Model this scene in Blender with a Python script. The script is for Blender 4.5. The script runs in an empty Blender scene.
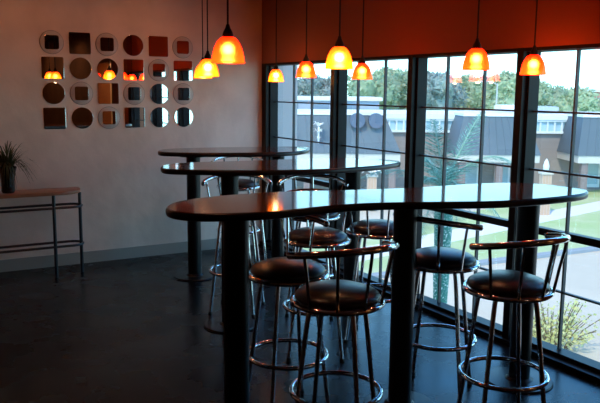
import bpy, bmesh, math, random
from mathutils import Vector, Matrix
random.seed(7)
SC = bpy.context.scene
COL = SC.collection
PI = math.pi

# ------------------------------------------------------------------ camera
YAW, PITCH, ROLL, FPX = 0.524967565, 0.151979158, 0.00956351580, 721.28
CAM = Vector((-3.603, -6.875, 1.65))
_F = Vector((math.sin(YAW) * math.cos(PITCH), math.cos(YAW) * math.cos(PITCH), -math.sin(PITCH)))
_R = Vector((math.cos(YAW), -math.sin(YAW), 0))
_U = _R.cross(_F)
_R2 = _R * math.cos(ROLL) + _U * math.sin(ROLL)
_U2 = _U * math.cos(ROLL) - _R * math.sin(ROLL)
cd = bpy.data.cameras.new('camera')
cam = bpy.data.objects.new('camera', cd)
COL.objects.link(cam)
cd.sensor_width = 36.0
cd.sensor_fit = 'HORIZONTAL'
cd.lens = FPX / 600.0 * 36.0
cd.clip_end = 1000
m = Matrix((_R2, _U2, -_F)).transposed().to_4x4()
m.translation = CAM
cam.matrix_world = m
SC.camera = cam

# ------------------------------------------------------------------ sky, sun, exposure
world = bpy.data.worlds.new('sky')
SC.world = world
world.use_nodes = True
wn = world.node_tree
wn.nodes.clear()
w_out = wn.nodes.new('ShaderNodeOutputWorld')
w_bg = wn.nodes.new('ShaderNodeBackground')
w_tc = wn.nodes.new('ShaderNodeTexCoord')
w_sep = wn.nodes.new('ShaderNodeSeparateXYZ')
w_ramp = wn.nodes.new('ShaderNodeValToRGB')
wn.links.new(w_tc.outputs['Generated'], w_sep.inputs[0])
wn.links.new(w_sep.outputs['Z'], w_ramp.inputs[0])
w_ramp.color_ramp.elements[0].position = 0.0
w_ramp.color_ramp.elements[0].color = (0.52, 0.95, 1.0, 1)
w_ramp.color_ramp.elements[1].position = 0.42
w_ramp.color_ramp.elements[1].color = (0.07, 0.38, 0.95, 1)
_e = w_ramp.color_ramp.elements.new(0.8)
_e.color = (0.18, 0.20, 0.25, 1)
wn.links.new(w_ramp.outputs[0], w_bg.inputs['Color'])
w_bg.inputs['Strength'].default_value = 3.8
wn.links.new(w_bg.outputs[0], w_out.inputs['Surface'])

sd = bpy.data.lights.new('sun', 'SUN')
sd.energy = 3.1
sd.angle = math.radians(0.6)
sd.color = (1.0, 0.86, 0.64)
sun = bpy.data.objects.new('sun', sd)
COL.objects.link(sun)
sun.rotation_euler = Vector((0.62, 0.42, -0.85)).to_track_quat('-Z', 'Y').to_euler()
sun.location = (-5, -5, 20)

SC.view_settings.view_transform = 'Standard'
SC.view_settings.look = 'None'
SC.view_settings.gamma = 1.0
SC.view_settings.use_curve_mapping = False
SC.view_settings.exposure = 0.0
SC.cycles.use_denoising = True
SC.cycles.max_bounces = 10
SC.cycles.transparent_max_bounces = 24
SC.cycles.sample_clamp_indirect = 6.0

LAMP_W = 0.6          # watts in each pendant bulb
DOWN_W = 5.0          # watts in each recessed ceiling light behind the viewer
WASH_W = 4.0         # watts in each unseen light added to warm the upper back wall


# ------------------------------------------------------------------ materials
def mat(name, color=(0.5, 0.5, 0.5), rough=0.5, metal=0.0, spec=0.5, coat=0.0, noise=None, bump=None, ior=None,
        coat_rough=0.03, emit=None, estr=0.0):
    """principled material; noise=(scale, colour2, lo, hi[, stretch]) mixes a second colour in by object-space noise."""
    M = bpy.data.materials.new(name)
    M.use_nodes = True
    nt = M.node_tree
    b = nt.nodes['Principled BSDF']
    b.inputs['Base Color'].default_value = (*color, 1)
    b.inputs['Roughness'].default_value = rough
    b.inputs['Metallic'].default_value = metal
    b.inputs['Specular IOR Level'].default_value = spec
    if ior:
        b.inputs['IOR'].default_value = ior
    if coat:
        b.inputs['Coat Weight'].default_value = coat
        b.inputs['Coat Roughness'].default_value = coat_rough
    if emit:
        b.inputs['Emission Color'].default_value = (*emit, 1)
        b.inputs['Emission Strength'].default_value = estr
    if noise or bump:
        tc = nt.nodes.new('ShaderNodeTexCoord')
        mp = nt.nodes.new('ShaderNodeMapping')
        nt.links.new(tc.outputs['Object'], mp.inputs[0])
    if noise:
        sc, c2, lo, hi = noise[:4]
        if len(noise) > 4:
            mp.inputs['Scale'].default_value = noise[4]
        nz = nt.nodes.new('ShaderNodeTexNoise')
        nz.inputs['Scale'].default_value = sc
        nz.inputs['Detail'].default_value = 5
        nt.links.new(mp.outputs[0], nz.inputs['Vector'])
        rp = nt.nodes.new('ShaderNodeMapRange')
        rp.inputs['From Min'].default_value = lo
        rp.inputs['From Max'].default_value = hi
        nt.links.new(nz.outputs['Fac'], rp.inputs['Value'])
        mx = nt.nodes.new('ShaderNodeMix')
        mx.data_type = 'RGBA'
        mx.inputs['A'].default_value = (*color, 1)
        mx.inputs['B'].default_value = (*c2, 1)
        nt.links.new(rp.outputs[0], mx.inputs['Factor'])
        nt.links.new(mx.outputs['Result'], b.inputs['Base Color'])
    if bump:
        nb = nt.nodes.new('ShaderNodeTexNoise')
        nb.inputs['Scale'].default_value = bump[0]
        nb.inputs['Detail'].default_value = 4
        nt.links.new(mp.outputs[0], nb.inputs['Vector'])
        bp = nt.nodes.new('ShaderNodeBump')
        bp.inputs['Strength'].default_value = bump[1]
        bp.inputs['Distance'].default_value = bump[2] if len(bump) > 2 else 0.01
        nt.links.new(nb.outputs['Fac'], bp.inputs['Height'])
        nt.links.new(bp.outputs[0], b.inputs['Normal'])
    return M


def brick_mat(name, c1, c2, mortar, scale, rough=0.9, bw=0.5, rh=0.25, msize=0.02):
    M = mat(name, c1, rough)
    nt = M.node_tree
    b = nt.nodes['Principled BSDF']
    tc = nt.nodes.new('ShaderNodeTexCoord')
    br = nt.nodes.new('ShaderNodeTexBrick')
    mp = nt.nodes.new('ShaderNodeMapping')
    nt.links.new(tc.outputs['Object'], mp.inputs[0])
    nt.links.new(mp.outputs[0], br.inputs['Vector'])
    br.inputs['Color1'].default_value = (*c1, 1)
    br.inputs['Color2'].default_value = (*c2, 1)
    br.inputs['Mortar'].default_value = (*mortar, 1)
    br.inputs['Scale'].default_value = scale
    br.inputs['Mortar Size'].default_value = msize
    br.inputs['Brick Width'].default_value = bw
    br.inputs['Row Height'].default_value = rh
    nt.links.new(br.outputs['Color'], b.inputs['Base Color'])
    return M, mp, br


def glass_mat(name, tint=(0.95, 0.99, 0.99), gloss=1.0):
    M = bpy.data.materials.new(name)
    M.use_nodes = True
    nt = M.node_tree
    nt.nodes.clear()
    out = nt.nodes.new('ShaderNodeOutputMaterial')
    mix = nt.nodes.new('ShaderNodeMixShader')
    tr = nt.nodes.new('ShaderNodeBsdfTransparent')
    gl = nt.nodes.new('ShaderNodeBsdfGlossy')
    lw = nt.nodes.new('ShaderNodeLayerWeight')
    pw = nt.nodes.new('ShaderNodeMath')
    ma = nt.nodes.new('ShaderNodeMath')
    lw.inputs['Blend'].default_value = 0.5
    tr.inputs['Color'].default_value = (*tint, 1)
    gl.inputs['Roughness'].default_value = 0.005
    gl.inputs['Color'].default_value = (gloss, gloss, gloss, 1)
    pw.operation = 'POWER'
    pw.inputs[1].default_value = 5
    ma.operation = 'MULTIPLY_ADD'
    ma.inputs[1].default_value = 0.9
    ma.inputs[2].default_value = 0.08
    nt.links.new(lw.outputs['Facing'], pw.inputs[0])
    nt.links.new(pw.outputs[0], ma.inputs[0])
    nt.links.new(ma.outputs[0], mix.inputs[0])
    nt.links.new(tr.outputs[0], mix.inputs[1])
    nt.links.new(gl.outputs[0], mix.inputs[2])
    nt.links.new(mix.outputs[0], out.inputs['Surface'])
    return M


def shade_mat(name, top, bottom, z0, z1, estr, core):
    """frosted art glass lit by the bulb inside: it glows in its own colour (redder towards the collar)
    and lets the bulb show through as a blurred hot core."""
    M = bpy.data.materials.new(name)
    M.use_nodes = True
    nt = M.node_tree
    nt.nodes.clear()
    out = nt.nodes.new('ShaderNodeOutputMaterial')
    tc = nt.nodes.new('ShaderNodeTexCoord')
    sp = nt.nodes.new('ShaderNodeSeparateXYZ')
    mr = nt.nodes.new('ShaderNodeMapRange')
    mx = nt.nodes.new('ShaderNodeMix')
    mx.data_type = 'RGBA'
    mr.inputs['From Min'].default_value = z0
    mr.inputs['From Max'].default_value = z1
    mx.inputs['A'].default_value = (*bottom, 1)
    mx.inputs['B'].default_value = (*top, 1)
    nt.links.new(tc.outputs['Object'], sp.inputs[0])
    nt.links.new(sp.outputs['Z'], mr.inputs['Value'])
    nt.links.new(mr.outputs[0], mx.inputs['Factor'])
    rf = nt.nodes.new('ShaderNodeBsdfRefraction')
    rf.distribution = 'GGX'
    rf.inputs['IOR'].default_value = 1.2
    rf.inputs['Roughness'].default_value = 0.85
    rf.inputs['Color'].default_value = (*core, 1)
    gl = nt.nodes.new('ShaderNodeBsdfGlossy')
    gl.inputs['Roughness'].default_value = 0.15
    em = nt.nodes.new('ShaderNodeEmission')
    em.inputs['Strength'].default_value = estr
    m1 = nt.nodes.new('ShaderNodeMixShader')
    m1.inputs[0].default_value = 0.04
    ad = nt.nodes.new('ShaderNodeAddShader')
    nt.links.new(mx.outputs['Result'], em.inputs['Color'])
    nt.links.new(rf.outputs[0], m1.inputs[1])
    nt.links.new(gl.outputs[0], m1.inputs[2])
    nt.links.new(m1.outputs[0], ad.inputs[0])
    nt.links.new(em.outputs[0], ad.inputs[1])
    nt.links.new(ad.outputs[0], out.inputs['Surface'])
    return M


def emit_mat(name, color, strength):
    M = bpy.data.materials.new(name)
    M.use_nodes = True
    nt = M.node_tree
    nt.nodes.clear()
    out = nt.nodes.new('ShaderNodeOutputMaterial')
    em = nt.nodes.new('ShaderNodeEmission')
    em.inputs['Color'].default_value = (*color, 1)
    em.inputs['Strength'].default_value = strength
    nt.links.new(em.outputs[0], out.inputs['Surface'])
    return M


def leaf_mat(name, c1, c2, scale=1.5, transl=0.35):
    M = mat(name, c1, 0.6, noise=(scale, c2, 0.35, 0.65))
    nt = M.node_tree
    b = nt.nodes['Principled BSDF']
    out = nt.nodes['Material Output']
    tl = nt.nodes.new('ShaderNodeBsdfTranslucent')
    src = b.inputs['Base Color'].links[0].from_socket
    nt.links.new(src, tl.inputs['Color'])
    mx = nt.nodes.new('ShaderNodeMixShader')
    mx.inputs[0].default_value = transl
    nt.links.new(b.outputs[0], mx.inputs[1])
    nt.links.new(tl.outputs[0], mx.inputs[2])
    nt.links.new(mx.outputs[0], out.inputs['Surface'])
    return M


M = {}
M['plaster'] = mat('mottled_plaster', (0.80, 0.665, 0.58), 0.8, noise=(2.2, (0.68, 0.56, 0.485), 0.4, 0.62), bump=(9, 0.4, 0.012))
M['terracotta'] = mat('terracotta_paint', (0.31, 0.095, 0.055), 0.75, bump=(60, 0.1, 0.004))
M['brown_wall'] = mat('brown_wall_paint', (0.42, 0.16, 0.075), 0.7, noise=(3, (0.36, 0.135, 0.06), 0.4, 0.6))
M['ceiling'] = mat('ceiling_paint', (0.20, 0.13, 0.10), 0.9)
M['baseboard'] = mat('baseboard_paint', (0.33, 0.32, 0.28), 0.6)
M['bronze'] = mat('black_anodised_frame', (0.009, 0.010, 0.012), 0.38, spec=0.14)
M['muntin'] = mat('grey_glazing_bar', (0.05, 0.06, 0.065), 0.5)
M['glass'] = glass_mat('window_glass')
M['black_metal'] = mat('black_powder_coat', (0.004, 0.004, 0.005), 0.32, spec=0.3)
M['table_edge'] = mat('black_table_edge', (0.008, 0.004, 0.004), 0.28, spec=0.4)
M['table_top'] = mat('mahogany_laminate', (0.10, 0.035, 0.02), 0.09, spec=0.6, noise=(4, (0.075, 0.025, 0.015), 0.35, 0.65, (1, 6, 1)))
M['chrome'] = mat('chrome', (0.72, 0.72, 0.74), 0.10, 1.0)
M['vinyl'] = mat('oxblood_vinyl', (0.008, 0.0025, 0.005), 0.32, spec=0.42)
M['rubber'] = mat('black_rubber', (0.01, 0.01, 0.01), 0.6)
M['mirror'] = mat('mirror_silver', (0.86, 0.85, 0.84), 0.01, 1.0)
M['mirror_plate'] = mat('frosted_plate', (0.52, 0.46, 0.43), 0.35)
M['plate_edge'] = mat('plate_edge_grey', (0.22, 0.18, 0.17), 0.4)
M['console_top'] = mat('honey_wood_top', (0.36, 0.15, 0.075), 0.35, noise=(5, (0.28, 0.11, 0.05), 0.35, 0.65, (1, 8, 8)))
M['console_tube'] = mat('dark_chrome_tube', (0.07, 0.085, 0.095), 0.3, 1.0)
M['vase'] = mat('dark_glazed_vase', (0.012, 0.014, 0.014), 0.2)
M['grass_leaf'] = leaf_mat('arching_leaf_green', (0.035, 0.05, 0.018), (0.08, 0.085, 0.03), 9)
M['shade_red'] = shade_mat('red_orange_art_glass', (1.0, 0.004, 0.0003), (1.0, 0.024, 0.001), 0.01, 0.10, 6.5, (0.75, 0.22, 0.03))
M['shade_amber'] = shade_mat('amber_art_glass', (1.0, 0.04, 0.001), (1.0, 0.15, 0.001), 0.01, 0.10, 4.5, (0.8, 0.45, 0.08))
M['bulb'] = emit_mat('bulb_glow', (1.0, 0.70, 0.36), 95.0)
M['cord'] = mat('black_cord', (0.008, 0.006, 0.006), 0.6)
M['downlight'] = emit_mat('downlight_glow', (1.0, 0.72, 0.42), 12.0)
M['steel'] = mat('brushed_trim', (0.5, 0.48, 0.45), 0.35, 1.0)
M['white_render'] = mat('pale_exterior_render', (0.62, 0.60, 0.60), 0.9)
M['paving'] = mat('pale_concrete_paving', (0.60, 0.54, 0.44), 0.9, noise=(0.35, (0.55, 0.495, 0.405), 0.4, 0.6))
M['kerb'] = mat('grey_kerb_stone', (0.30, 0.34, 0.38), 0.9)
M['path'] = mat('white_footpath', (0.72, 0.70, 0.68), 0.9)
M['asphalt'] = mat('blue_grey_asphalt', (0.28, 0.33, 0.38), 0.9)
M['lawn'] = mat('lawn_grass', (0.40, 0.52, 0.24), 0.95, noise=(0.6, (0.50, 0.56, 0.33), 0.35, 0.65), bump=(14, 0.6, 0.05))
M['brick'] = brick_mat('pink_brick', (0.27, 0.215, 0.205), (0.24, 0.19, 0.185), (0.30, 0.27, 0.26), 2.2)[0]
M['tan_brick'] = brick_mat('tan_brick', (0.62, 0.42, 0.30), (0.55, 0.36, 0.26), (0.6, 0.55, 0.5), 4.0)[0]
M['slate'] = mat('grey_standing_seam_roof', (0.105, 0.145, 0.18), 0.8, noise=(0.5, (0.125, 0.165, 0.20), 0.4, 0.6))
M['fascia'] = mat('cream_fascia', (0.60, 0.57, 0.52), 0.8)
M['white_frame'] = mat('white_painted_frame', (0.80, 0.84, 0.85), 0.6)
M['pale_glazing'] = mat('pale_glazing', (0.42, 0.60, 0.68), 0.15)
M['dark_vent'] = mat('dark_blue_louvre', (0.10, 0.14, 0.21), 0.7)
M['grey_unit'] = mat('grey_rooftop_cladding', (0.42, 0.47, 0.54), 0.7)
M['cream_wall'] = mat('cream_render', (0.72, 0.58, 0.44), 0.9)
M['red_wall'] = mat('red_brick_far', (0.50, 0.27, 0.22), 0.9)
M['far_glass'] = mat('far_window_glass', (0.20, 0.28, 0.36), 0.2)
M['tree_dark'] = leaf_mat('tree_leaf_deep', (0.30, 0.39, 0.26), (0.40, 0.48, 0.32), 0.35)  # tree leaf colours are lightened to put the window haze into them
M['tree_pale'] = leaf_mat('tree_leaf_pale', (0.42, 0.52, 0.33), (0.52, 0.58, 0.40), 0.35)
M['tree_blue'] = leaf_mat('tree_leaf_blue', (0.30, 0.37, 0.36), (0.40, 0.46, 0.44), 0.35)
M['trunk'] = mat('tree_bark', (0.16, 0.12, 0.09), 0.9)
M['bush_leaf'] = leaf_mat('yellow_green_leaf', (0.62, 0.62, 0.24), (0.78, 0.76, 0.42), 4)
M['palm_leaf'] = leaf_mat('teal_palm_wire', (0.01, 0.20, 0.145), (0.34, 0.62, 0.54), 26, 0.25)  # pale noise flecks paint a sparkle into the leaf colour
M['palm_spine'] = mat('teal_palm_spine', (0.30, 0.58, 0.50), 0.4)
M['palm_trunk'] = mat('teal_mesh_trunk', (0.03, 0.22, 0.17), 0.5, noise=(55, (0.75, 0.85, 0.82), 0.55, 0.62))
M['white_leaf'] = mat('white_leaf', (0.9, 0.92, 0.9), 0.6)
M['pole'] = mat('grey_lamp_pole', (0.45, 0.47, 0.48), 0.6)


# floor: dark polished tile with fine joints
def floor_mat():
    Mf = mat('dark_polished_tile', (0.014, 0.014, 0.018), 0.22, spec=0.25)
    nt = Mf.node_tree
    b = nt.nodes['Principled BSDF']
    tc = nt.nodes.new('ShaderNodeTexCoord')
    mp = nt.nodes.new('ShaderNodeMapping')
    br = nt.nodes.new('ShaderNodeTexBrick')
    br.offset = 0.0
    br.inputs['Scale'].default_value = 1.0
    br.inputs['Brick Width'].default_value = 0.6
    br.inputs['Row Height'].default_value = 0.6
    br.inputs['Mortar Size'].default_value = 0.004
    br.inputs['Color1'].default_value = (0.005, 0.005, 0.007, 1)
    br.inputs['Color2'].default_value = (0.004, 0.004, 0.006, 1)
    br.inputs['Mortar'].default_value = (0.004, 0.004, 0.004, 1)
    nz = nt.nodes.new('ShaderNodeTexNoise')
    nz.inputs['Scale'].default_value = 3
    nz.inputs['Detail'].default_value = 6
    mr = nt.nodes.new('ShaderNodeMapRange')
    mr.inputs['From Min'].default_value = 0.3
    mr.inputs['From Max'].default_value = 0.7
    mr.inputs['To Min'].default_value = 0.20
    mr.inputs['To Max'].default_value = 0.34
    nt.links.new(tc.outputs['Object'], mp.inputs[0])
    nt.links.new(mp.outputs[0], br.inputs['Vector'])
    nt.links.new(mp.outputs[0], nz.inputs['Vector'])
    nt.links.new(nz.outputs['Fac'], mr.inputs['Value'])
    nt.links.new(br.outputs['Color'], b.inputs['Base Color'])
    nt.links.new(mr.outputs[0], b.inputs['Roughness'])
    return Mf


M['floor'] = floor_mat()


# ------------------------------------------------------------------ geometry helpers
class MB:
    def __init__(s):
        s.bm = bmesh.new()

    def box(s, x0, x1, y0, y1, z0, z1):
        vs = [s.bm.verts.new(p) for p in ((x0, y0, z0), (x1, y0, z0), (x1, y1, z0), (x0, y1, z0),
                                          (x0, y0, z1), (x1, y0, z1), (x1, y1, z1), (x0, y1, z1))]
        for f in ((0, 3, 2, 1), (4, 5, 6, 7), (0, 1, 5, 4), (1, 2, 6, 5), (2, 3, 7, 6), (3, 0, 4, 7)):
            s.bm.faces.new([vs[i] for i in f])
        return s

    def obox(s, o, a, b, c):
        """box from corner o along vectors a, b, c"""
        o, a, b, c = map(Vector, (o, a, b, c))
        P = [o, o + a, o + a + b, o + b, o + c, o + a + c, o + a + b + c, o + b + c]
        vs = [s.bm.verts.new(p) for p in P]
        for f in ((0, 3, 2, 1), (4, 5, 6, 7), (0, 1, 5, 4), (1, 2, 6, 5), (2, 3, 7, 6), (3, 0, 4, 7)):
            s.bm.faces.new([vs[i] for i in f])
        return s

    def tube(s, pts, r, n=10, closed=False, cap=True):
        pts = [Vector(p) for p in pts]
        k = len(pts)
        rr = r if isinstance(r, (list, tuple)) else [r] * k
        rings = []
        prev = None
        for i, p in enumerate(pts):
            if closed:
                t = (pts[(i + 1) % k] - pts[i - 1]).normalized()
            else:
                t = (pts[min(i + 1, k - 1)] - pts[max(i - 1, 0)]).normalized()
            if prev is None:
                ref = Vector((0, 0, 1)) if abs(t.z) < 0.9 else Vector((1, 0, 0))
                a = t.cross(ref).normalized()
            else:
                a = (prev - t * prev.dot(t)).normalized()
            prev = a
            b = t.cross(a)
            rings.append([s.bm.verts.new(p + (a * math.cos(2 * PI * j / n) + b * math.sin(2 * PI * j / n)) * rr[i]) for j in range(n)])
        for i in range(k if closed else k - 1):
            A, B = rings[i], rings[(i + 1) % k]
            for j in range(n):
                s.bm.faces.new((A[j], A[(j + 1) % n], B[(j + 1) % n], B[j]))
        if cap and not closed:
            s.bm.faces.new(rings[0][::-1])
            s.bm.faces.new(rings[-1])
        return s

    def lathe(s, prof, n=32, c=(0, 0, 0)):
        """revolve [(r, z)...] about z; r=0 ends close to a point"""
        c = Vector(c)
        rings = []
        for r, z in prof:
            if r <= 1e-6:
                rings.append([s.bm.verts.new(c + Vector((0, 0, z)))])
            else:
                rings.append([s.bm.verts.new(c + Vector((r * math.cos(2 * PI * j / n), r * math.sin(2 * PI * j / n), z))) for j in range(n)])
        for A, B in zip(rings, rings[1:]):
            for j in range(n):
                q = (j + 1) % n
                if len(A) == 1 and len(B) == 1:
                    continue
                if len(A) == 1:
                    s.bm.faces.new((A[0], B[q], B[j]))
                elif len(B) == 1:
                    s.bm.faces.new((A[j], A[q], B[0]))
                else:
                    s.bm.faces.new((A[j], A[q], B[q], B[j]))
        return s

    def prism(s, outline, z0, z1, bevel=0.0):
        """outline (x, y) counter-clockwise, optional soft edge"""
        def inset(k):
            n = len(outline)
            res = []
            for i in range(n):
                p0, p1, p2 = Vector(outline[i - 1]), Vector(outline[i]), Vector(outline[(i + 1) % n])
                t = (p2 - p0).normalized()
                res.append((p1.x - t.y * k, p1.y + t.x * k))
            return res
        if bevel:
            lev = [(bevel, z0), (bevel * 0.3, z0 + bevel * 0.3), (0, z0 + bevel), (0, z1 - bevel), (bevel * 0.3, z1 - bevel * 0.3), (bevel, z1)]
        else:
            lev = [(0, z0), (0, z1)]
        rings = []
        for k, z in lev:
            o = inset(k) if k else outline
            rings.append([s.bm.verts.new((p[0], p[1], z)) for p in o])
        n = len(outline)
        for A, B in zip(rings, rings[1:]):
            for j in range(n):
                s.bm.faces.new((A[j], A[(j + 1) % n], B[(j + 1) % n], B[j]))
        s.bm.faces.new(rings[0][::-1])
        s.bm.faces.new(rings[-1])
        return s

    def poly(s, pts):
        s.bm.faces.new([s.bm.verts.new(p) for p in pts])
        return s

    def xform(s, mtx):
        bmesh.ops.transform(s.bm, matrix=mtx, verts=s.bm.verts)
        return s

    def build(s, name, material, parent=None, smooth=True, loc=None, rotz=None, angle=35):
        bmesh.ops.recalc_face_normals(s.bm, faces=s.bm.faces)
        me = bpy.data.meshes.new(name)
        s.bm.to_mesh(me)
        s.bm.free()
        me.materials.append(material)
        if smooth:
            me.polygons.foreach_set('use_smooth', [True] * len(me.polygons))
            me.set_sharp_from_angle(angle=math.radians(angle))
        o = bpy.data.objects.new(name, me)
        COL.objects.link(o)
        if parent:
            o.parent = parent
        if loc is not None:
            o.location = loc
        if rotz is not None:
            o.rotation_euler.z = rotz
        return o


def tag(o, label=None, cat=None, group=None, kind=None):
    if label:
        o['label'] = label
    if cat:
        o['category'] = cat
    if group:
        o['group'] = group
    if kind:
        o['kind'] = kind
    return o


def thing(name, label, cat, loc=(0, 0, 0), rotz=0.0, group=None):
    o = bpy.data.objects.new(name, None)
    o.empty_display_size = 0.1
    COL.objects.link(o)
    o.location = loc
    o.rotation_euler.z = rotz
    return tag(o, label, cat, group)


def dup(src, loc=None, rotz=None, label=None, group=None):
    def rec(o, parent):
        c = o.copy()
        COL.objects.link(c)
        if parent is not None:
            c.parent = parent
        for ch in [x for x in COL.objects if x.parent is o]:
            rec(ch, c)
        return c
    c = rec(src, None)
    if loc is not None:
        c.location = loc
    if rotz is not None:
        c.rotation_euler.z = rotz
    if label:
        c['label'] = label
    if group:
        c['group'] = group
    return c


def struct(name, mb, material, parent=None, smooth=False):
    o = mb.build(name, material, parent, smooth)
    if parent is None:
        o['kind'] = 'structure'
    return o


def arc(r, a0, a1, z, n):
    return [(r * math.cos(a0 + (a1 - a0) * i / n), r * math.sin(a0 + (a1 - a0) * i / n), z) for i in range(n + 1)]


def circle(r, z, n=48):
    return [(r * math.cos(2 * PI * i / n), r * math.sin(2 * PI * i / n), z) for i in range(n)]


def spline(pts, sub=5, closed=True):
    out = []
    n = len(pts)
    rng = range(n) if closed else range(n - 1)
    for i in rng:
        if closed:
            p0, p1, p2, p3 = (Vector(pts[(i + k) % n]) for k in (-1, 0, 1, 2))
        else:
            p0, p1, p2, p3 = (Vector(pts[min(max(i + k, 0), n - 1)]) for k in (-1, 0, 1, 2))
        for j in range(sub):
            t = j / sub
            out.append(tuple(0.5 * ((2 * p1) + (p2 - p0) * t + (2 * p0 - 5 * p1 + 4 * p2 - p3) * t * t + (3 * p1 - p0 - 3 * p2 + p3) * t ** 3)))
    if not closed:
        out.append(tuple(pts[-1]))
    return out


# ------------------------------------------------------------------ the room
CEIL = 2.75
XL, YB = -8.5, -12.0
struct('floor', MB().box(XL, -0.02, YB, 0, -0.12, 0), M['floor'])
struct('ceiling', MB().box(XL - 0.15, 0.35, YB - 0.15, 0.3, CEIL, CEIL + 0.25), M['ceiling'])
struct('wall_back', MB().box(XL - 0.15, -0.0, 0, 0.2, -0.12, CEIL), M['plaster'])
struct('wall_left', MB().box(XL - 0.15, XL, YB - 0.15, 0, -0.12, CEIL), M['brown_wall'])
struct('wall_rear', MB().box(XL, 0.1, YB - 0.15, YB, -0.12, CEIL), M['brown_wall'])
W_END = -4.80
# beyond the windows the right wall has an opening into an amber-lit passage
mb = MB().box(-0.1, 0.15, YB, -6.75, -0.12, CEIL).box(-0.1, 0.15, -5.75, W_END, -0.12, CEIL).box(-0.1, 0.15, -6.75, -5.75, 2.12, CEIL)
struct('wall_right', mb, M['brown_wall'])
struct('wall_passage', MB().box(0.15, 0.62, -6.90, -6.75, -0.12, CEIL).box(0.15, 0.62, -5.75, -5.60, -0.12, CEIL).box(0.62, 0.72, -6.90, -5.60, -0.12, CEIL)
       .box(0.15, 0.72, -6.90, -5.60, CEIL, CEIL + 0.2).box(0.0, 0.72, -6.90, -5.60, -0.12, 0), M['cream_wall'])
HEAD = 1.93
struct('wall_header', MB().box(-0.10, 0.15, W_END, 0.0, HEAD, CEIL), M['terracotta'])
struct('baseboard_back', MB().box(XL, -0.10, -0.014, 0, 0, 0.11), M['baseboard'])
struct('trim_pilaster', MB().box(0.06, 0.30, -0.06, 0.6, -3.8, CEIL), M['white_render'])
struct('wall_lower_storey', MB().box(XL - 0.15, 0.02, YB - 0.15, 0.2, -3.8, -0.13), M['white_render'])

# window wall: four bays of fifteen lights, mullions between
ROWZ = [0.06, 0.425, 0.785, 1.167, 1.536, 1.905]
MULL = [-1.38, -2.475, -3.57, -4.665]
BAYS = [(-0.10, -1.352, (-0.515, -0.867)), (-1.408, -2.447, (-1.645, -2.035)), (-2.503, -3.542, (-2.79, -3.165)), (-3.598, -4.637, (-3.93, -4.29))]
for i, (ya, yb, vs) in enumerate(BAYS):
    w = thing('window_%d' % (i + 1), None, None, (0, (ya + yb) / 2, 0))
    w['kind'] = 'structure'
    off = -(ya + yb) / 2
    f = MB()
    f.box(-0.06, 0.03, yb + off, ya + off, ROWZ[5], HEAD)
    f.box(-0.07, 0.03, yb + off, ya + off, 0.0, ROWZ[0])
    f.box(-0.06, 0.03, ya + off - 0.02, ya + off, ROWZ[0], ROWZ[5])
    f.box(-0.06, 0.03, yb + off, yb + off + 0.02, ROWZ[0], ROWZ[5])
    f.build('window_frame', M['bronze'], w, False)
    MB().box(-0.03, 0.02, yb + off, ya + off, 0.762, 0.808).build('window_rail', M['bronze'], w, False)
    g = MB()
    for v in vs:
        g.box(-0.012, 0.012, v + off - 0.006, v + off + 0.006, ROWZ[0], ROWZ[5])
    for z in (ROWZ[1], ROWZ[3], ROWZ[4]):
        g.box(-0.011, 0.011, yb + off, ya + off, z - 0.006, z + 0.006)
    g.build('glazing_bars', M['muntin'], w, False)
    MB().poly([(0, yb + off, 0.03), (0, ya + off, 0.03), (0, ya + off, 1.92), (0, yb + off, 1.92)]).build('window_glass', M['glass'], w, False)
for i, y in enumerate(MULL):
    mb = MB().box(-0.10, -0.055, y - 0.028, y + 0.028, 0, HEAD).box(-0.055, 0.04, y - 0.022, y + 0.022, 0, HEAD)
    struct('trim_mullion_%d' % (i + 1), mb, M['bronze'])
struct('trim_left_jamb', MB().box(-0.10, 0.04, -0.10, 0.0, 0, HEAD), M['bronze'])
struct('trim_right_jamb', MB().box(-0.10, 0.04, W_END, -4.693, 0, HEAD), M['bronze'])
struct('trim_head', MB().box(-0.095, -0.06, -4.7, -0.1, HEAD - 0.022, HEAD), M['bronze'])
struct('trim_sill', MB().box(-0.13, -0.07, W_END, -0.02, 0, 0.035), M['bronze'])

# recessed ceiling lights further back in the room (seen in the mirrors), plus added fill for the back wall
def downlight(x, y, label, watts=DOWN_W, tone=(1.0, 0.62, 0.34)):
    t = thing('recessed_or_fill_light', label, 'ceiling light', (x, y, CEIL), 0, 'recessed ceiling lights')
    MB().lathe([(0.055, 0), (0.085, 0), (0.085, -0.008), (0.06, -0.012), (0.055, 0)], 24).build('trim_ring', M['steel'], t)
    MB().lathe([(0, -0.004), (0.054, -0.004), (0.054, 0), (0, 0)], 24).build('lens', M['downlight'], t)
    L = bpy.data.lights.new('downlight_beam', 'SPOT')
    L.energy = watts
    L.color = tone
    L.spot_size = math.radians(165)
    L.spot_blend = 0.6
    L.shadow_soft_size = 0.05
    o = bpy.data.objects.new('downlight_beam', L)
    COL.objects.link(o)
    o.parent = t
    o.location = (0, 0, -0.03)
for x, y, lb in ((-0.75, -7.9, 'recessed ceiling light by the right wall, first past the amber alcove'),
                 (-0.75, -9.4, 'recessed ceiling light by the right wall, second past the amber alcove'),
                 (-0.75, -10.9, 'recessed ceiling light by the right wall, near the rear corner')):
    downlight(x, y, lb)
for x, nm in ((-1.45, 'nearest the window wall'), (-2.5, 'second from the window wall'),
              (-3.55, 'third from the window wall'), (-4.6, 'fourth from the window wall'), (-5.65, 'farthest from the window wall')):
    downlight(x, -0.60, 'added unseen light washing the upper back wall, ' + nm, WASH_W, (1.0, 0.29, 0.08))  # unseen warm lights added to brighten the upper back wall
L = bpy.data.lights.new('passage_lamp', 'POINT')
L.energy = 7
L.color = (1.0, 0.62, 0.22)
L.shadow_soft_size = 0.12
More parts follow.
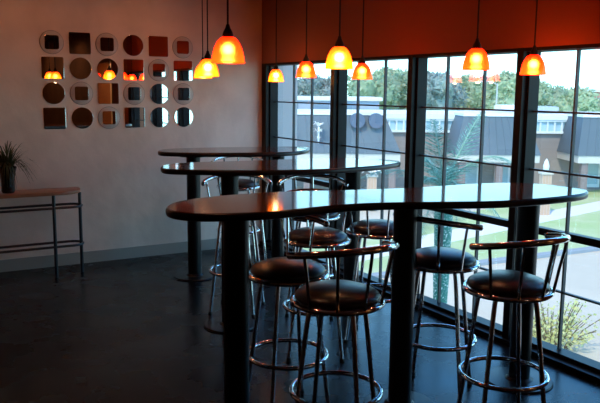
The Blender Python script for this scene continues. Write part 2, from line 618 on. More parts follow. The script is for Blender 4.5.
t = thing('passage_ceiling_light', 'round amber ceiling light in the alcove past the last window', 'ceiling light', (0.36, -6.25, CEIL))
MB().lathe([(0, -0.09), (0.10, -0.075), (0.15, -0.03), (0.16, 0), (0, 0)], 28).build('diffuser', M['downlight'], t)
o = bpy.data.objects.new('passage_lamp', L)
COL.objects.link(o)
o.parent = t
o.location = (0, 0, -0.3)

# ------------------------------------------------------------------ outside ground
G = -3.8
struct('ground_paving', MB().box(-12, 56, -40, 56, G - 0.3, G), M['paving'])
KS = -0.06
def ky(x):
    return 9.97 + KS * (x - 12.5)
PD = Vector((11.8, 2.4)).normalized()
def py(x, far):
    return (13.75 if far else 12.32) + (x - 12.46) * (2.4 / 11.8) + (0.0 if not far else 0.0)
def ground_strip(name, ynear, yfar, z0, z1, material, x0=0.5, x1=56, kind='structure'):
    mb = MB()
    n = 24
    pts = [(x0 + (x1 - x0) * i / n, ynear(x0 + (x1 - x0) * i / n)) for i in range(n + 1)]
    pts += [(x1 - (x1 - x0) * i / n, yfar(x1 - (x1 - x0) * i / n)) for i in range(n + 1)]
    mb.prism(pts, z0, z1)
    return struct(name, mb, material)
ground_strip('ground_kerb', lambda x: ky(x) - 0.35, lambda x: ky(x), G, G + 0.10, M['kerb'])
ground_strip('ground_lawn_near', lambda x: ky(x), lambda x: py(x, 0), G, G + 0.06, M['lawn'])
ground_strip('ground_path', lambda x: py(x, 0), lambda x: py(x, 1), G, G + 0.07, M['path'])
ground_strip('ground_lawn_far', lambda x: py(x, 1), lambda x: py(x, 1) + 2.2, G, G + 0.06, M['lawn'])
EX = Vector((math.cos(YAW), -math.sin(YAW), 0))
EY = Vector((math.sin(YAW), math.cos(YAW), 0))
E0 = Vector((CAM.x, CAM.y, 0))
def ext(u, w, z):
    """street-side frame: u along the facade, w away from the viewer's building"""
    return E0 + EX * u + EY * w + Vector((0, 0, z))
EM = Matrix((EX, EY, Vector((0, 0, 1)))).transposed().to_4x4()
def ext_thing(name, label, cat, u, w, z=G, group=None):
    return thing(name, label, cat, ext(u, w, z), -YAW, group)

# ------------------------------------------------------------------ brick building across the street
t = ext_thing('commercial_building', 'long pink brick building with grey mansard roofs across the street', 'building', 0, 41.5)
H = -G
MB().box(-14, 32, 0, 9, 0, H + 0.15).build('wall', M['brick'], t, False)
MB().box(-14.2, 32.2, -0.25, 9, H + 0.15, H + 0.42).build('roof', M['white_frame'], t, False)
def clerestory(u0, u1):
    f = MB()
    f.box(u0, u1, -0.20, 0, H - 0.62, H - 0.50).box(u0, u1, -0.20, 0, H + 0.05, H + 0.15)
    n = max(2, round((u1 - u0) / 0.42))
    for i in range(n + 1):
        x = u0 + (u1 - u0 - 0.10) * i / n
        f.box(x, x + 0.10, -0.16, 0, H - 0.52, H + 0.08)
    fo = f.build('clerestory_window', M['white_frame'], t, False)
    MB().box(u0 + 0.05, u1 - 0.05, -0.06, 0.0, H - 0.5, H + 0.05).build('pane', M['pale_glazing'], fo, False)
def mansard(u0, u1, i0, i1, name='mansard_roof'):
    """hipped grey roof bay standing proud of the wall"""
    zb, zt = H - 1.62, H + 0.40
    d = 3.2
    m_ = MB()
    A = [(u0, -d, zb), (u1, -d, zb), (u1, 0, zb), (u0, 0, zb)]
    B = [(u0 + i0, -d + 0.75, zt), (u1 - i1, -d + 0.75, zt), (u1 - i1, 0, zt), (u0 + i0, 0, zt)]
    va = [m_.bm.verts.new(p) for p in A]
    vb = [m_.bm.verts.new(p) for p in B]
    m_.bm.faces.new(va[::-1])
    m_.bm.faces.new(vb)
    for k in range(4):
        m_.bm.faces.new((va[k], va[(k + 1) % 4], vb[(k + 1) % 4], vb[k]))
    r = m_.build(name, M['slate'], t, False)
    sm = MB()
    n = int((u1 - u0) / 0.45)
    for k in range(1, n):
        x = u0 + (u1 - u0) * k / n
        x2 = u0 + i0 + (u1 - u0 - i0 - i1) * k / n
        sm.tube([(x, -d, zb), (x2, -d + 0.75, zt)], 0.018, 4)
    sm.build('roof_seams', M['slate'], r, False)
    MB().box(u0 + i0 - 0.05, u1 - i1 + 0.05, -d + 0.68, 0, zt, zt + 0.14).build('roof_cap', M['white_frame'], r, False)
    MB().box(u0 + 0.05, u1 - 0.05, -d + 0.05, 0, zb - 0.40, zb).build('fascia', M['fascia'], r, False)
    for x in (u0 + 0.3, (u0 + u1) / 2, u1 - 0.6):
        MB().box(x, x + 0.35, -d + 0.15, -d + 0.5, 0, zb - 0.4).build('porch_post', M['brick'], r, False)
    return r
# px -> u at the bay fronts (depth about 38 m)
mansard(-5.0, 5.37, 0.6, 0.85)
mansard(8.20, 12.80, 0.58, 0.68)
mansard(14.75, 22.0, 0.45, 0.6)
clerestory(4.6, 9.2)
clerestory(12.4, 16.6)
for x in (3.02, 4.02):
    v = MB().lathe([(0, 0), (0.40, 0), (0.40, 0.55), (0, 0.55)], 28)
    v.xform(Matrix.Rotation(PI / 2, 4, 'X'))
    o = v.build('roof_vent', M['dark_vent'], t, False, loc=(x, -2.45, H + 0.12))
for x in (9.4, 11.2, 16.4):
    f = MB().box(x, x + 0.9, -0.08, 0, 0.1, 2.1).build('door', M['white_frame'], t, False)
    MB().box(x + 0.12, x + 0.78, -0.11, -0.08, 0.3, 1.95).build('pane', M['pale_glazing'], f, False)
tu = ext_thing('rooftop_unit', 'white box unit on the brick building roof right of the far right mullion', 'rooftop unit', 13.15, 45, 0.57, 'rooftop units')
MB().box(-0.75, 0.75, 0, 1.6, 0, 0.30).build('casing', M['white_frame'], tu, False)
MB().box(-0.65, 0.65, 0.1, 1.5, 0.30, 0.34).build('lid', M['white_frame'], tu, False)
tu = ext_thing('rooftop_unit', 'grey box unit on the brick building roof beside the white unit', 'rooftop unit', 15.0, 45, 0.57, 'rooftop units')
MB().box(-0.95, 0.95, 0, 1.6, 0, 0.24).build('casing', M['grey_unit'], tu, False)
MB().box(-0.85, 0.85, 0.1, 1.5, 0.24, 0.28).build('lid', M['grey_unit'], tu, False)
tb = ext_thing('flat_roofed_building', 'pale grey flat roofed building behind the left mansard roof', 'building', 2.6, 52)
MB().box(-9, 3.0, 0, 8, 0, H + 1.0).build('wall', M['grey_unit'], tb, False)
MB().box(-9.2, 3.2, -0.2, 8.2, H + 1.0, H + 1.25).build('roof', M['white_frame'], tb, False)
for k in range(5):
    MB().box(-8.5 + k * 2.2, -7.2 + k * 2.2, -0.05, 0, H + 0.3, H + 0.8).build('window', M['far_glass'], tb, False)

def far_block(label, u, w, wd, dp, ht, zb, wallm, rows, cols, name='apartment_building'):
    b = ext_thing(name, label, 'building', u, w, zb)
    MB().box(-wd / 2, wd / 2, 0, dp, 0, ht).build('wall', wallm, b, False)
    MB().box(-wd / 2 - 0.3, wd / 2 + 0.3, -0.3, dp + 0.3, ht, ht + 0.5).build('roof', M['white_frame'], b, False)
    for r in range(rows):
        for c in range(cols):
            x = -wd / 2 + wd * (c + 0.5) / cols
            z = ht - 0.6 - (r + 0.5) * 2.2
            MB().box(x - wd / cols * 0.28, x + wd / cols * 0.28, -0.12, 0, z - 0.6, z + 0.6).build('window', M['far_glass'], b, False)
    return b
far_block('cream building with blue windows seen left of the first mullion', 1.6, 92, 6.4, 8, 8.6, -9.5, M['cream_wall'], 2, 3)
far_block('tan building with bluish windows just right of the first mullion', 7.2, 108, 4.6, 8, 10.0, -9.5, M['tan_brick'], 2, 2)
far_block('red brick block on the skyline at the right of the trees', 55.5, 128, 8, 8, 11.5, -9.5, M['red_wall'], 2, 4)
far_block('low pinkish block below the skyline at the far right', 60.0, 158, 7, 6, 8.0, -9.5, M['cream_wall'], 2, 3)

# ------------------------------------------------------------------ trees
def crown_mesh(seed, R, Ht, base, nl=2600):
    rnd = random.Random(seed)
    mb = MB()
    lumps = []
    for k in range(11):
        a = rnd.uniform(0, 2 * PI)
        rr = R * math.sqrt(rnd.random()) * 0.55
        zz = base + (Ht - base) * rnd.uniform(0.15, 0.82)
        lumps.append((Vector((rr * math.cos(a), rr * math.sin(a), zz)), R * rnd.uniform(0.30, 0.42)))
    lumps.append((Vector((0, 0, base + (Ht - base) * 0.55)), R * 0.58))
    for c, r in lumps:
        tmp = bmesh.new()
        bmesh.ops.create_icosphere(tmp, subdivisions=2, radius=r * 0.88, matrix=Matrix.Translation(c))
        idx = {}
        for v in tmp.verts:
            d = (v.co - c)
            idx[v] = mb.bm.verts.new(c + d * rnd.uniform(0.85, 1.1))
        for f in tmp.faces:
            mb.bm.faces.new([idx[v] for v in f.verts])
        tmp.free()
    for k in range(nl):
        c, r = lumps[rnd.randrange(len(lumps))]
        d = Vector((rnd.gauss(0, 1), rnd.gauss(0, 1), rnd.gauss(0, 1))).normalized()
        p = c + d * r * rnd.uniform(0.88, 1.12)
        s_ = rnd.uniform(0.22, 0.5)
        u = Vector((rnd.gauss(0, 1), rnd.gauss(0, 1), rnd.gauss(0, 1))).normalized()
        v = u.cross(d + Vector((rnd.gauss(0, .5), rnd.gauss(0, .5), rnd.gauss(0, .5)))).normalized()
        mb.poly([p - u * s_, p + v * s_ * 0.5, p + u * s_, p - v * s_ * 0.5])
    return mb
TREEKIND = [('tree_dark', 'deep green'), ('tree_pale', 'pale green'), ('tree_blue', 'bluish green')]
proto = []
for k in range(3):
    R_, H_ = (5.2, 4.6, 4.2)[k], (10.5, 9.2, 11.5)[k]
    tr = thing('tree', 'tree', 'tree', (0, 0, 0), 0, 'trees on the hillside')
    crown_mesh(20 + k, R_, H_, H_ * 0.18).build('crown', M[TREEKIND[k][0]], tr, False)
    MB().tube([(0, 0, 0), (0.1, 0, H_ * 0.3), (-0.1, 0.1, H_ * 0.6)], [0.35, 0.28, 0.15], 8).build('trunk', M['trunk'], tr)
    proto.append([tr, False])
# (photo x, photo y of the top, distance, kind, label)
TREES = [
    (371, 74, 98, 0, 'deep green tree right of the amber pendant, left edge of the wood'),
    (385, 71, 120, 1, 'pale green tree in the second bay, middle of its last light'),
    (399, 70, 109, 0, 'deep green tree in the second bay, touching the second mullion'),
    (413, 73, 131, 1, 'pale green tree hidden mostly by the second mullion'),
    (428, 76, 142, 1, 'pale green tree right beside the second mullion, at the back'),
    (436, 70, 98, 2, 'tall bluish tree rising right of the second mullion'),
    (452, 78, 120, 0, 'deep green tree left of the orange pendant in the third bay'),
    (465, 79, 109, 1, 'pale green tree below the orange pendant of the third bay'),
    (478, 79, 131, 0, 'deep green tree behind the street lamp, left of its pole'),
    (490, 75, 142, 2, 'bluish tree at the back, behind the street lamp head'),
    (503, 76, 95, 1, 'pale green tree right of the street lamp pole'),
    (517, 80, 120, 0, 'deep green tree beside the third mullion, left of it'),
    (531, 83, 109, 1, 'pale green tree just right of the third mullion'),
    (545, 86, 131, 0, 'deep green tree below the rightmost pendant lamp'),
    (559, 90, 142, 2, 'bluish low tree left of the red skyline block'),
    (574, 91, 98, 1, 'pale green low tree left of the last glazing bar'),
    (590, 97, 112, 0, 'deep green low tree before the low pinkish block'),
    (296, 76, 128, 2, 'bluish tree above the cream building in the first bay'),
    (322, 74, 140, 2, 'bluish tree above the roofs, right half of the first bay'),
]
for (px, ptop, w_, k, lb) in TREES:
    h = (10.5, 9.2, 11.5)[k]
    u = (px - 300) / 721.0 * w_
    top = 1.65 + (91 + (px - 300) * 0.009 - ptop) / 721.0 * w_
    if not proto[k][1]:
        o = proto[k][0]
        proto[k][1] = True
    else:
        o = dup(proto[k][0])
    o.location = ext(u, w_, top - h)
    o.rotation_euler.z = random.uniform(0, 6.28)
    o['label'] = lb
struct('ground_hillside', MB().obox(ext(-60, 82, -16), EX * 180, EY * 95, Vector((0, 0, 10.0))), M['lawn'])
# street lamp
t = ext_thing('street_lamp', 'thin grey street lamp standing before the hillside trees', 'street lamp', 20.4, 76, G)
MB().tube([(0, 0, 0), (0, 0, 6.4)], [0.11, 0.07], 8).build('pole', M['pole'], t)
MB().tube([(0, 0, 6.3), (-0.7, 0, 6.6), (-1.2, 0, 6.6)], 0.05, 6).build('arm', M['pole'], t)
MB().box(-1.8, -1.1, -0.13, 0.13, 6.53, 6.70).build('lamp_head', M['pole'], t, False)

# ------------------------------------------------------------------ lantern pillars and white sprays
def spray(mb, c, R, n, seed, flat=0.5):
    rnd = random.Random(seed)
    c = Vector(c)
    for k in range(n):
        a = 2 * PI * k / n + rnd.uniform(-0.3, 0.3)
        up = rnd.uniform(0.1, 1.0) * flat
        tip = c + Vector((math.cos(a) * R, math.sin(a) * R, R * up))
        mid = c.lerp(tip, 0.55) + Vector((0, 0, R * 0.28))
        side = Vector((-math.sin(a), math.cos(a), 0)) * R * 0.10
        mb.poly([c - side * 0.3, mid - side, mid + side, c + side * 0.3])
        mb.poly([mid - side, tip - side * 0.1, tip + side * 0.1, mid + side])
def pillar(u, w_, h, wd, lb, flame):
    t = ext_thing('brick_pillar', lb, 'pillar', u, w_, G + 0.05, 'brick pillars')
    MB().box(-wd / 2, wd / 2, -wd / 2, wd / 2, 0, h).build('shaft', M['tan_brick'], t, False)
    MB().box(-wd / 2 - 0.05, wd / 2 + 0.05, -wd / 2 - 0.05, wd / 2 + 0.05, h, h + 0.08).build('cap', M['fascia'], t, False)
    if flame:
        MB().lathe([(0, 0.62), (0.08, 0.48), (0.13, 0.30), (0.12, 0.12), (0.07, 0.0), (0, 0)], 16).build('lantern', M['white_frame'], t, loc=(0, 0, h + 0.08))
    else:
        m_ = MB()
        spray(m_, (0, 0, 0.02), 0.62, 16, 4, 0.4)
        m_.build('leaf_spray', M['white_leaf'], t, False, loc=(0, 0, h + 0.08))
pillar(10.95, 32.0, 1.85, 0.42, 'tan brick pillar topped by a white lantern, beside the white footpath', True)
pillar(3.3, 33.0, 1.55, 0.42, 'tan brick pillar topped by white leaves, seen between the tables', False)
t = ext_thing('made_up_roof_shape', 'made-up white leafy shape on the grey roof in the first bay', 'stand-in shape', 0.95, 38.3, -1.3)  # invented shape standing in for an unclear white patch
m_ = MB()
m_.tube([(0, 0.4, 0), (0, 0, 0.5), (0, -0.1, 1.1)], 0.05, 6)
m_.build('stem', M['white_leaf'], t)
for z, r in ((1.1, 0.42), (0.75, 0.36), (0.45, 0.2)):
    m_ = MB()
    spray(m_, (0, -0.1, z), r, 11, int(z * 100), 0.8)
    m_.build('leaf_spray', M['white_leaf'], t, False)

# ------------------------------------------------------------------ wire palm just outside the window
t = ext_thing('decorative_palm', 'teal wire palm tree standing just outside the window', 'palm tree', 1.60, 7.92)
CZ = 0.60 - G
prof = []
for i in range(15):
    z = (CZ - 0.02) * i / 14
    prof.append((0.075 + 0.03 * max(0, (i - 9) / 5) + (0.006 if i % 2 else 0), z))
MB().lathe([(0, 0)] + prof + [(0, CZ)], 18).build('trunk', M['palm_trunk'], t)
FR = [  # tip offset (u, w, z) from the crown, lift of the arc
    (-0.17, -0.1, 0.76, 0.06), (0.41, 0.1, 0.86, 0.14), (0.80, -0.1, 0.24, 0.46), (-0.28, 0.2, 0.38, 0.12), (-0.30, -0.3, 0.10, 0.16),
    (-0.93, 0.3, 0.06, 0.30), (0.62, -0.2, -0.35, 0.30), (0.25, 0.4, -0.50, 0.30), (-0.30, -0.3, -0.50, 0.30), (0.10, -0.6, -0.10, 0.30),
    (0.20, 0.7, 0.10, 0.30)]
for k, (du, dw, dz, lift) in enumerate(FR):
    c = Vector((0, 0, CZ))
    tip = c + Vector((du, dw, dz))
    midp = c.lerp(tip, 0.5) + Vector((0, 0, lift))
    pts = [(c * (1 - s) ** 2 + midp * 2 * s * (1 - s) + tip * s * s) for s in [i / 22 for i in range(23)]]
    fr = MB().tube(pts, [0.012 - 0.009 * i / 22 for i in range(23)], 6).build('frond', M['palm_spine'], t)
    lf = MB()
    rnd = random.Random(k)
    out = Vector((du, dw, 0)).normalized()
    for i in range(3, 23):
        for hf in (0.0, 0.5):
            p = pts[i - 1].lerp(pts[i], hf + 0.01)
            tan = (pts[i] - pts[i - 1]).normalized()
            sd_ = tan.cross(Vector((-EY.x * 0.0, 0.0, 1.0)))
            sd_ = sd_.normalized() if sd_.length > 0.2 else tan.cross(out).normalized()
            L_ = 0.24 * math.sin(PI * min(1, (i + hf) / 23 * 0.86 + 0.14)) + 0.04
            for sg in (-1, 1):
                dirv = (sd_ * sg * 0.85 + tan * 0.5 + Vector((0, 0, -0.22 + rnd.uniform(-.1, .1)))).normalized()
                q = p + dirv * L_
                wv = tan * 0.006
                lf.poly([p - wv, q - wv * 0.3, q + wv * 0.3, p + wv])
    lf.build('leaflets', M['palm_leaf'], fr, False)

# ------------------------------------------------------------------ bush on the paving
t = ext_thing('leafy_bush', 'yellow green leafy bush on the pale paving beyond the window', 'bush', 5.45, 15.0)
t.scale = (1.3, 1.3, 1.25)
rnd = random.Random(3)
st = MB()
lf = MB()
for k in range(70):
    a = rnd.uniform(0, 2 * PI)
    r = 0.75 * math.sqrt(rnd.random())
    base = Vector((r * 0.35 * math.cos(a), r * 0.35 * math.sin(a), 0))
    tip = Vector((r * math.cos(a), r * math.sin(a), rnd.uniform(0.35, 0.95) * (1.1 - 0.5 * r)))
    st.tube([base, base.lerp(tip, 0.5) + Vector((0, 0, 0.08)), tip], 0.007, 4)
    for j in range(26):
        s = rnd.uniform(0.25, 1.05)
        p = base.lerp(tip, s) + Vector((rnd.gauss(0, .05), rnd.gauss(0, .05), rnd.gauss(0, .05)))
        u = Vector((rnd.gauss(0, 1), rnd.gauss(0, 1), rnd.gauss(0, .6))).normalized()
        v = u.cross(Vector((rnd.gauss(0, 1), rnd.gauss(0, 1), rnd.gauss(0, 1)))).normalized()
        s2 = rnd.uniform(0.025, 0.05)
        lf.poly([p - u * s2, p + v * s2 * .5, p + u * s2, p - v * s2 * .5])
st.build('stems', M['trunk'], t)
lf.build('foliage', M['bush_leaf'], t, False)

# ------------------------------------------------------------------ wall mirrors
def rsq(sz, r, n=6):
    h = sz / 2 - r
    pts = []
    for cx, cy, a0 in ((h, -h, -PI / 2), (h, h, 0), (-h, h, PI / 2), (-h, -h, PI)):
        for i in range(n + 1):
            a = a0 + PI / 2 * i / n
            pts.append((cx + r * math.cos(a), cy + r * math.sin(a)))
    return pts
def disc(r, n=40):
    return [(r * math.cos(2 * PI * i / n), r * math.sin(2 * PI * i / n)) for i in range(n)]
RX = Matrix.Rotation(PI / 2, 4, 'X')      # local z -> world -y
GRID = ['psPcsp'.replace('P', 'p'), 'sccsps', 'cpspcp', 'scpscc']
ROWN = ['top row', 'second row', 'third row', 'bottom row']
COLN = ['leftmost', 'second from left', 'third from left', 'third from right', 'second from right', 'rightmost']
MP = {}
MP['c'] = lambda: MB().prism(disc(0.099), 0, 0.008, 0.0015).xform(RX)
MP['s'] = lambda: MB().prism(rsq(0.195, 0.012), 0, 0.008, 0.0015).xform(RX)
first = {}
for r in range(4):
    for c in range(6):
        k = GRID[r][c]
        loc = (-2.225 + 0.2494 * c, 0, 2.064 - 0.2273 * r)
        kindname = {'c': 'round mirror', 's': 'square mirror', 'p': 'small mirror on pale round plate'}[k]
        lb = '%s, wall grid %s, %s' % (kindname, ROWN[r], COLN[c])
        if k in first:
            dup(first[k], loc, None, lb)
            continue
        t = thing('wall_mirror', lb, 'mirror', loc, 0, 'mirrors on the back wall')
        if k in 'cs':
            MP[k]().build('mirror_glass', M['mirror'], t, False, loc=(0, 0, 0))
        else:
            MB().prism(disc(0.106), 0, 0.005).xform(RX).build('plate_rim', M['plate_edge'], t)
            MB().prism(disc(0.102), 0.0, 0.009, 0.001).xform(RX).build('backing_plate', M['mirror_plate'], t)
            MB().prism(rsq(0.125, 0.018), 0.006, 0.013, 0.001).xform(RX).build('mirror_glass', M['mirror'], t, False)
        first[k] = t

# ------------------------------------------------------------------ console table with plant
t = thing('console_table', 'narrow wood topped console table with tubular legs against the back wall', 'table', (-2.75, -0.19, 0))
def console_outline(x0, x1, dp, r):
    pts = [(x0, -dp), (x1 - r, -dp)]
    for i in range(1, 9):
        a = -PI / 2 + PI / 2 * i / 8
        pts.append((x1 - r + r * math.cos(a), -dp + r + r * math.sin(a)))
    pts += [(x1, -0.0), (x0, 0.0)]
    return pts
MB().prism(console_outline(-0.66, 0.665, 0.28, 0.20), 0.735, 0.765, 0.004).build('table_top', M['console_top'], t, angle=25)
LEGS = [(0.40, -0.245), (0.645, -0.15), (-0.40, -0.245), (-0.645, -0.15)]
for (x, y) in LEGS:
    MB().tube([(x, y, 0), (x, y, 0.735)], 0.015, 12).build('leg', M['console_tube'], t)
for z in (0.620, 0.275):
    loop = [(0.56 + 0.10 * math.sin(PI * i / 12), -0.15 + 0.10 * math.cos(PI * i / 12), z) for i in range(13)]
    loop += [(-0.56 - 0.10 * math.sin(PI * i / 12), -0.15 - 0.10 * math.cos(PI * i / 12), z) for i in range(13)]
    MB().tube(loop, 0.011, 10, closed=True).build('rail', M['console_tube'], t)
t = thing('potted_grass', 'dark vase of arching grassy leaves on the console table', 'plant', (-2.70, -0.33, 0.765))
MB().lathe([(0, 0), (0.048, 0), (0.056, 0.02), (0.055, 0.1), (0.064, 0.17), (0.078, 0.22), (0.072, 0.225), (0.056, 0.17), (0, 0.16)], 28).build('vase', M['vase'], t)
lf = MB()
rnd = random.Random(11)
for k in range(170):
    a = rnd.uniform(0, 2 * PI)
    long_ = rnd.random() < 0.5
    R_ = rnd.uniform(0.17, 0.33) if long_ else rnd.uniform(0.05, 0.26)
    up = rnd.uniform(0.06, 0.13) if long_ else rnd.uniform(0.06, 0.20)
    ty = math.sin(a) * R_
    ty = max(min(ty, 0.16), -0.24)
    c = Vector((rnd.uniform(-.03, .03), rnd.uniform(-.03, .03), 0.2))
    tip = Vector((math.cos(a) * R_, ty, 0.24 + (rnd.uniform(-0.18, 0.02) if long_ else up)))
    mid = Vector((math.cos(a) * R_ * 0.55, ty * 0.55, 0.25 + up))
    prevp = None
    for i in range(9):
        s = i / 8
        p = c * (1 - s) ** 2 + mid * 2 * s * (1 - s) + tip * s * s
        wd = 0.0075 * (1 - s * 0.85)
        sv = Vector((-math.sin(a), math.cos(a), 0)) * wd
        if prevp:
            lf.poly([prevp[0] - prevp[1], p - sv, p + sv, prevp[0] + prevp[1]])
        prevp = (p, sv)
o = lf.build('foliage', M['grass_leaf'], t, False)

# ------------------------------------------------------------------ bar tables
TZ0, TZ1 = 1.093, 1.130
T1 = [(-2.54, -3.90), (-2.50, -4.00), (-2.40, -4.07), (-2.19, -4.13), (-2.02, -4.125), (-1.86, -4.11), (-1.68, -4.12), (-1.5, -4.17), (-1.3, -4.25), (-1.06, -4.345), (-.84, -4.38),
      (-.6, -4.385), (-.41, -4.36), (-.29, -4.29), (-.25, -4.2), (-.27, -4.07), (-.34, -3.93), (-.48, -3.83), (-.7, -3.785), (-.95, -3.78), (-1.2, -3.755), (-1.51, -3.68), (-1.85, -3.585), (-2.18, -3.59), (-2.40, -3.66), (-2.51, -3.78)]
T2 = [(-1.985, -2.2), (-1.98, -2.30), (-1.91, -2.38), (-1.78, -2.46), (-1.5, -2.62), (-1.22, -2.71), (-1.0, -2.745), (-.78, -2.745), (-.54, -2.71), (-.35, -2.64), (-.23, -2.56), (-.2, -2.47), (-.25, -2.34),
      (-.37, -2.19), (-.56, -2.09), (-.82, -2.04), (-1.31, -1.99), (-1.62, -1.95), (-1.8, -1.97), (-1.93, -2.07)]
T3 = [(-1.57, -.95), (-1.53, -1.06), (-1.3, -1.23), (-.91, -1.38), (-.6, -1.44), (-.38, -1.36), (-.2, -1.17), (-.16, -1.03), (-.3, -.9), (-.7, -.79), (-1.09, -.71), (-1.36, -.71), (-1.51, -.8)]
def bar_table(outline, cols, label):
    cx = sum(p[0] for p in outline) / len(outline)
    cy = sum(p[1] for p in outline) / len(outline)
    t = thing('bar_table', label, 'table', (cx, cy, 0), 0, 'tall bar tables by the window')
    o = spline([(x - cx, y - cy) for x, y in outline], 6)
    MB().prism(o, TZ0, TZ1 - 0.002, 0.010).build('edge_band', M['table_edge'], t, angle=50)
    n = len(o)
    ins = []
    for i in range(n):
        a, b, c = Vector(o[i - 1]), Vector(o[i]), Vector(o[(i + 1) % n])
        tt = (c - a).normalized()
        ins.append((b.x - tt.y * 0.009, b.y + tt.x * 0.009))
    MB().prism(ins, TZ1 - 0.004, TZ1).build('table_top', M['table_top'], t, angle=50)
    for (x, y) in cols:
        p = MB().lathe([(0, 0.012), (0.060, 0.012), (0.060, TZ0 - 0.012), (0, TZ0 - 0.012)], 32).build('column', M['black_metal'], t, loc=(x - cx, y - cy, 0))
        MB().lathe([(0, 0), (0.185, 0), (0.19, 0.005), (0.185, 0.012), (0.08, 0.016), (0.065, 0.03), (0.0, 0.03)], 40).build('base_disc', M['black_metal'], p)
        MB().lathe([(0, TZ0 - 0.016), (0.13, TZ0 - 0.016), (0.13, TZ0), (0, TZ0)], 32).build('top_plate', M['black_metal'], p)
    return t
bar_table(T1, [(-2.21, -3.88), (-1.315, -4.0), (-0.50, -4.07)], 'longest wavy dark wood bar table on three black columns, nearest the viewer')
bar_table(T2, [(-1.55, -2.36), (-0.49, -2.31)], 'middle one of the three dark wood bar tables, between the nearest and farthest')
bar_table(T3, [(-1.26, -0.96), (-0.45, -1.02)], 'smallest dark wood bar table, farthest from the viewer, by the back wall corner')

# ------------------------------------------------------------------ bar stools
GROUP_ST = 'chrome bar stools around the bar tables'
RS, RR, ZR = 0.200, 0.250, 0.985
def make_stool(label):
    """origin on the floor under the seat, backrest towards local +Y"""
    t = thing('bar_stool', label, 'stool', (0, 0, 0), 0, GROUP_ST)
    MB().lathe([(0, 0.735), (0.17, 0.735), (0.186, 0.742), (0.192, 0.754), (0.186, 0.767), (0.165, 0.781), (0.12, 0.796), (0.065, 0.805), (0, 0.808)], 44).build('seat', M['vinyl'], t, angle=60)
    MB().tube(circle(RS, 0.733), 0.0125, 12, closed=True).build('seat_ring', M['chrome'], t)
    MB().lathe([(0, 0.700), (0.11, 0.700), (0.16, 0.716), (0.178, 0.734), (0, 0.734)], 32).build('swivel_plate', M['black_metal'], t)
    rail = MB()
    zr = lambda f: 1.008 - 0.045 * (1 - math.cos(f))     # the rail dips towards its two blunt ends
    pts = []
    for i in range(29):
        f = math.radians(-88 + 176 * i / 28)
        pts.append((-RR * math.sin(f), RR * math.cos(f), zr(f)))
    rail.tube(pts, 0.0155, 14)
    for e in (pts[0], pts[-1]):
        tmp = bmesh.new()
        bmesh.ops.create_uvsphere(tmp, u_segments=14, v_segments=8, radius=0.0165, matrix=Matrix.Translation(e))
        vm = {v: rail.bm.verts.new(v.co) for v in tmp.verts}
        for f in tmp.faces:
            rail.bm.faces.new([vm[v] for v in f.verts])
        tmp.free()
    rail.build('back_rail', M['chrome'], t, angle=60)
    for k in range(5):
        f = math.radians(34 * (k - 2))
        an = PI / 2 + f
        prof = [(RS + 0.004, 0.737), (0.214, 0.79), (0.226, 0.86), (0.242, 0.94), (RR, zr(f) - 0.008)]
        MB().tube(spline([(r * math.cos(an), r * math.sin(an), z) for r, z in prof], 4, False), 0.0075, 10).build('spindle', M['chrome'], t)
    MB().tube(circle(0.203, 0.312), 0.0115, 12, closed=True).build('foot_ring', M['chrome'], t)
    for k in range(4):
        lp = spline([(0.135, 0, 0.712), (0.152, 0, 0.62), (0.192, 0, 0.31), (0.232, 0, 0.02)], 4, False)
        leg = MB().tube(lp, 0.0115, 12).build('leg', M['chrome'], t, rotz=PI / 2 * k)
        MB().tube([(0.2345, 0, 0), (0.232, 0, 0.022)], 0.0145, 12).build('foot_cap', M['rubber'], leg)
    return t
def to_cam(x, y):
    return math.atan2(CAM.y - y, CAM.x - x)
STOOLS = [
    # x, y, back azimuth (0 = towards the viewer, + = image right), leg azimuth, label
    (-1.90, -4.275, 34, 29, 'front chrome stool with dark seat, between left and middle columns of the longest table'),
    (-1.871, -3.77, -145, -20, 'chrome stool tucked under the longest table, directly behind the front stool'),
    (-1.297, -3.109, -163, 45, 'chrome stool seen under the nearest tabletop, directly behind the tucked in stool'),
    (-0.87, -2.34, 180, 40, 'chrome stool whose curved back shows between two tabletops, before the first mullion'),
    (-1.35, -2.05, 180, 30, 'chrome stool half hidden behind the left column of the middle table'),
    (-0.66, -0.60, 180, 45, 'chrome stool at the farthest table, close to the back wall corner'),
    (-0.796, -3.063, 17, 35, 'chrome stool with pale lit seat, seen left of the longest table\'s middle column'),
    (-1.015, -3.94, -37, 35, 'chrome stool just right of the middle column of the longest table, by the window'),
    (-1.083, -4.497, 48, -22, 'front right chrome stool before the right column of the longest table'),
]
src = None
for (x, y, ba, la, lb) in STOOLS:
    if src is None:
        src = make_stool(lb)
        o = src
    else:
        o = dup(src, None, None, lb)
    base = to_cam(x, y)
    bw = base + math.radians(ba)                 # world heading of the backrest
    o.location = (x, y, 0)
    o.rotation_euler.z = bw - PI / 2
    k = 0
    for ch in [q for q in COL.objects if q.parent is o and q.name.split('.')[0] == 'leg']:
        ch.rotation_euler.z = base + math.radians(la) + PI / 2 * k - (bw - PI / 2)
        k += 1

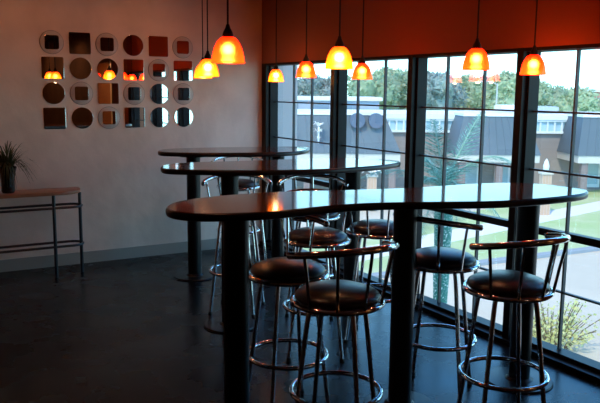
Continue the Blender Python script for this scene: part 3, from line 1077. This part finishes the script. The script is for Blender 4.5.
# ------------------------------------------------------------------ pendant lamps
def make_pendant(mkey, label, z):
    """origin at the rim of the shade, z above the floor"""
    CORD = CEIL - z
    t = thing('pendant_lamp', label, 'lamp', (0, 0, 0), 0, 'pendant lamps over the bar tables')
    outer = [(0.0725, 0.0), (0.0715, 0.012), (0.068, 0.035), (0.060, 0.065), (0.048, 0.090), (0.034, 0.106), (0.018, 0.114)]
    MB().lathe(outer, 40).build('lamp_shade', M[mkey], t, angle=80)
    MB().lathe([(0.0725, -0.001), (0.0745, 0.001), (0.0725, 0.004)], 40).build('shade_rim', M[mkey], t)
    MB().lathe([(0, 0.105), (0.022, 0.105), (0.025, 0.115), (0.021, 0.132), (0.011, 0.150), (0.007, 0.165), (0, 0.165)], 24).build('lamp_cap', M['cord'], t)
    MB().tube([(0, 0, 0.16), (0, 0, CORD - 0.01)], 0.0045, 8).build('cord', M['cord'], t)
    MB().lathe([(0, CORD - 0.025), (0.04, CORD - 0.02), (0.055, CORD), (0, CORD)], 24).build('ceiling_canopy', M['cord'], t)
    MB().lathe([(0, 0.030), (0.010, 0.032), (0.017, 0.039), (0.020, 0.050), (0.017, 0.061), (0.010, 0.068), (0, 0.070)], 20).build('bulb', M['bulb'], t, loc=(0, 0, 0.006))
    return t
def bulb_light(t):
    L = bpy.data.lights.new('bulb_light', 'POINT')
    L.energy = LAMP_W
    L.color = (1.0, 0.72, 0.38)
    L.shadow_soft_size = 0.024
    o = bpy.data.objects.new('bulb_light', L)
    COL.objects.link(o)
    o.parent = t
    o.location = (0, 0, 0.004)
PEND = [
    (-2.266, -3.924, 1.769, 'shade_red', 'red orange pendant lamp over the left end of the nearest table, largest in view'),
    (-1.531, -3.688, 1.766, 'shade_amber', 'amber pendant lamp over the middle of the nearest table, by the first mullion'),
    (-0.818, -3.938, 1.772, 'shade_red', 'red orange pendant lamp in the third window bay, left of the third mullion'),
    (-0.311, -3.872, 1.757, 'shade_red', 'rightmost red orange pendant lamp, at the third window mullion'),
    (-0.564, -2.507, 1.740, 'shade_red', 'small red orange pendant lamp right of the big amber one, in the second window bay'),
    (-0.914, -2.302, 1.748, 'shade_red', 'small red orange pendant lamp before the first window bay'),
    (-0.379, -0.839, 1.735, 'shade_amber', 'smallest amber pendant lamp at the corner of the window wall'),
    (-1.718, -2.394, 1.740, 'shade_amber', 'amber pendant lamp just left of the largest red orange one, front of the pair'),
    (-1.334, -1.379, 1.746, 'shade_amber', 'amber pendant lamp mostly hidden behind another, rear of the pair by the mirrors'),
]
for (x, y, z, mk, lb) in PEND:
    o = make_pendant(mk, lb, z)
    o.location = (x, y, z)
for o in [q for q in COL.objects if q.name.split('.')[0] == 'pendant_lamp']:
    bulb_light(o)
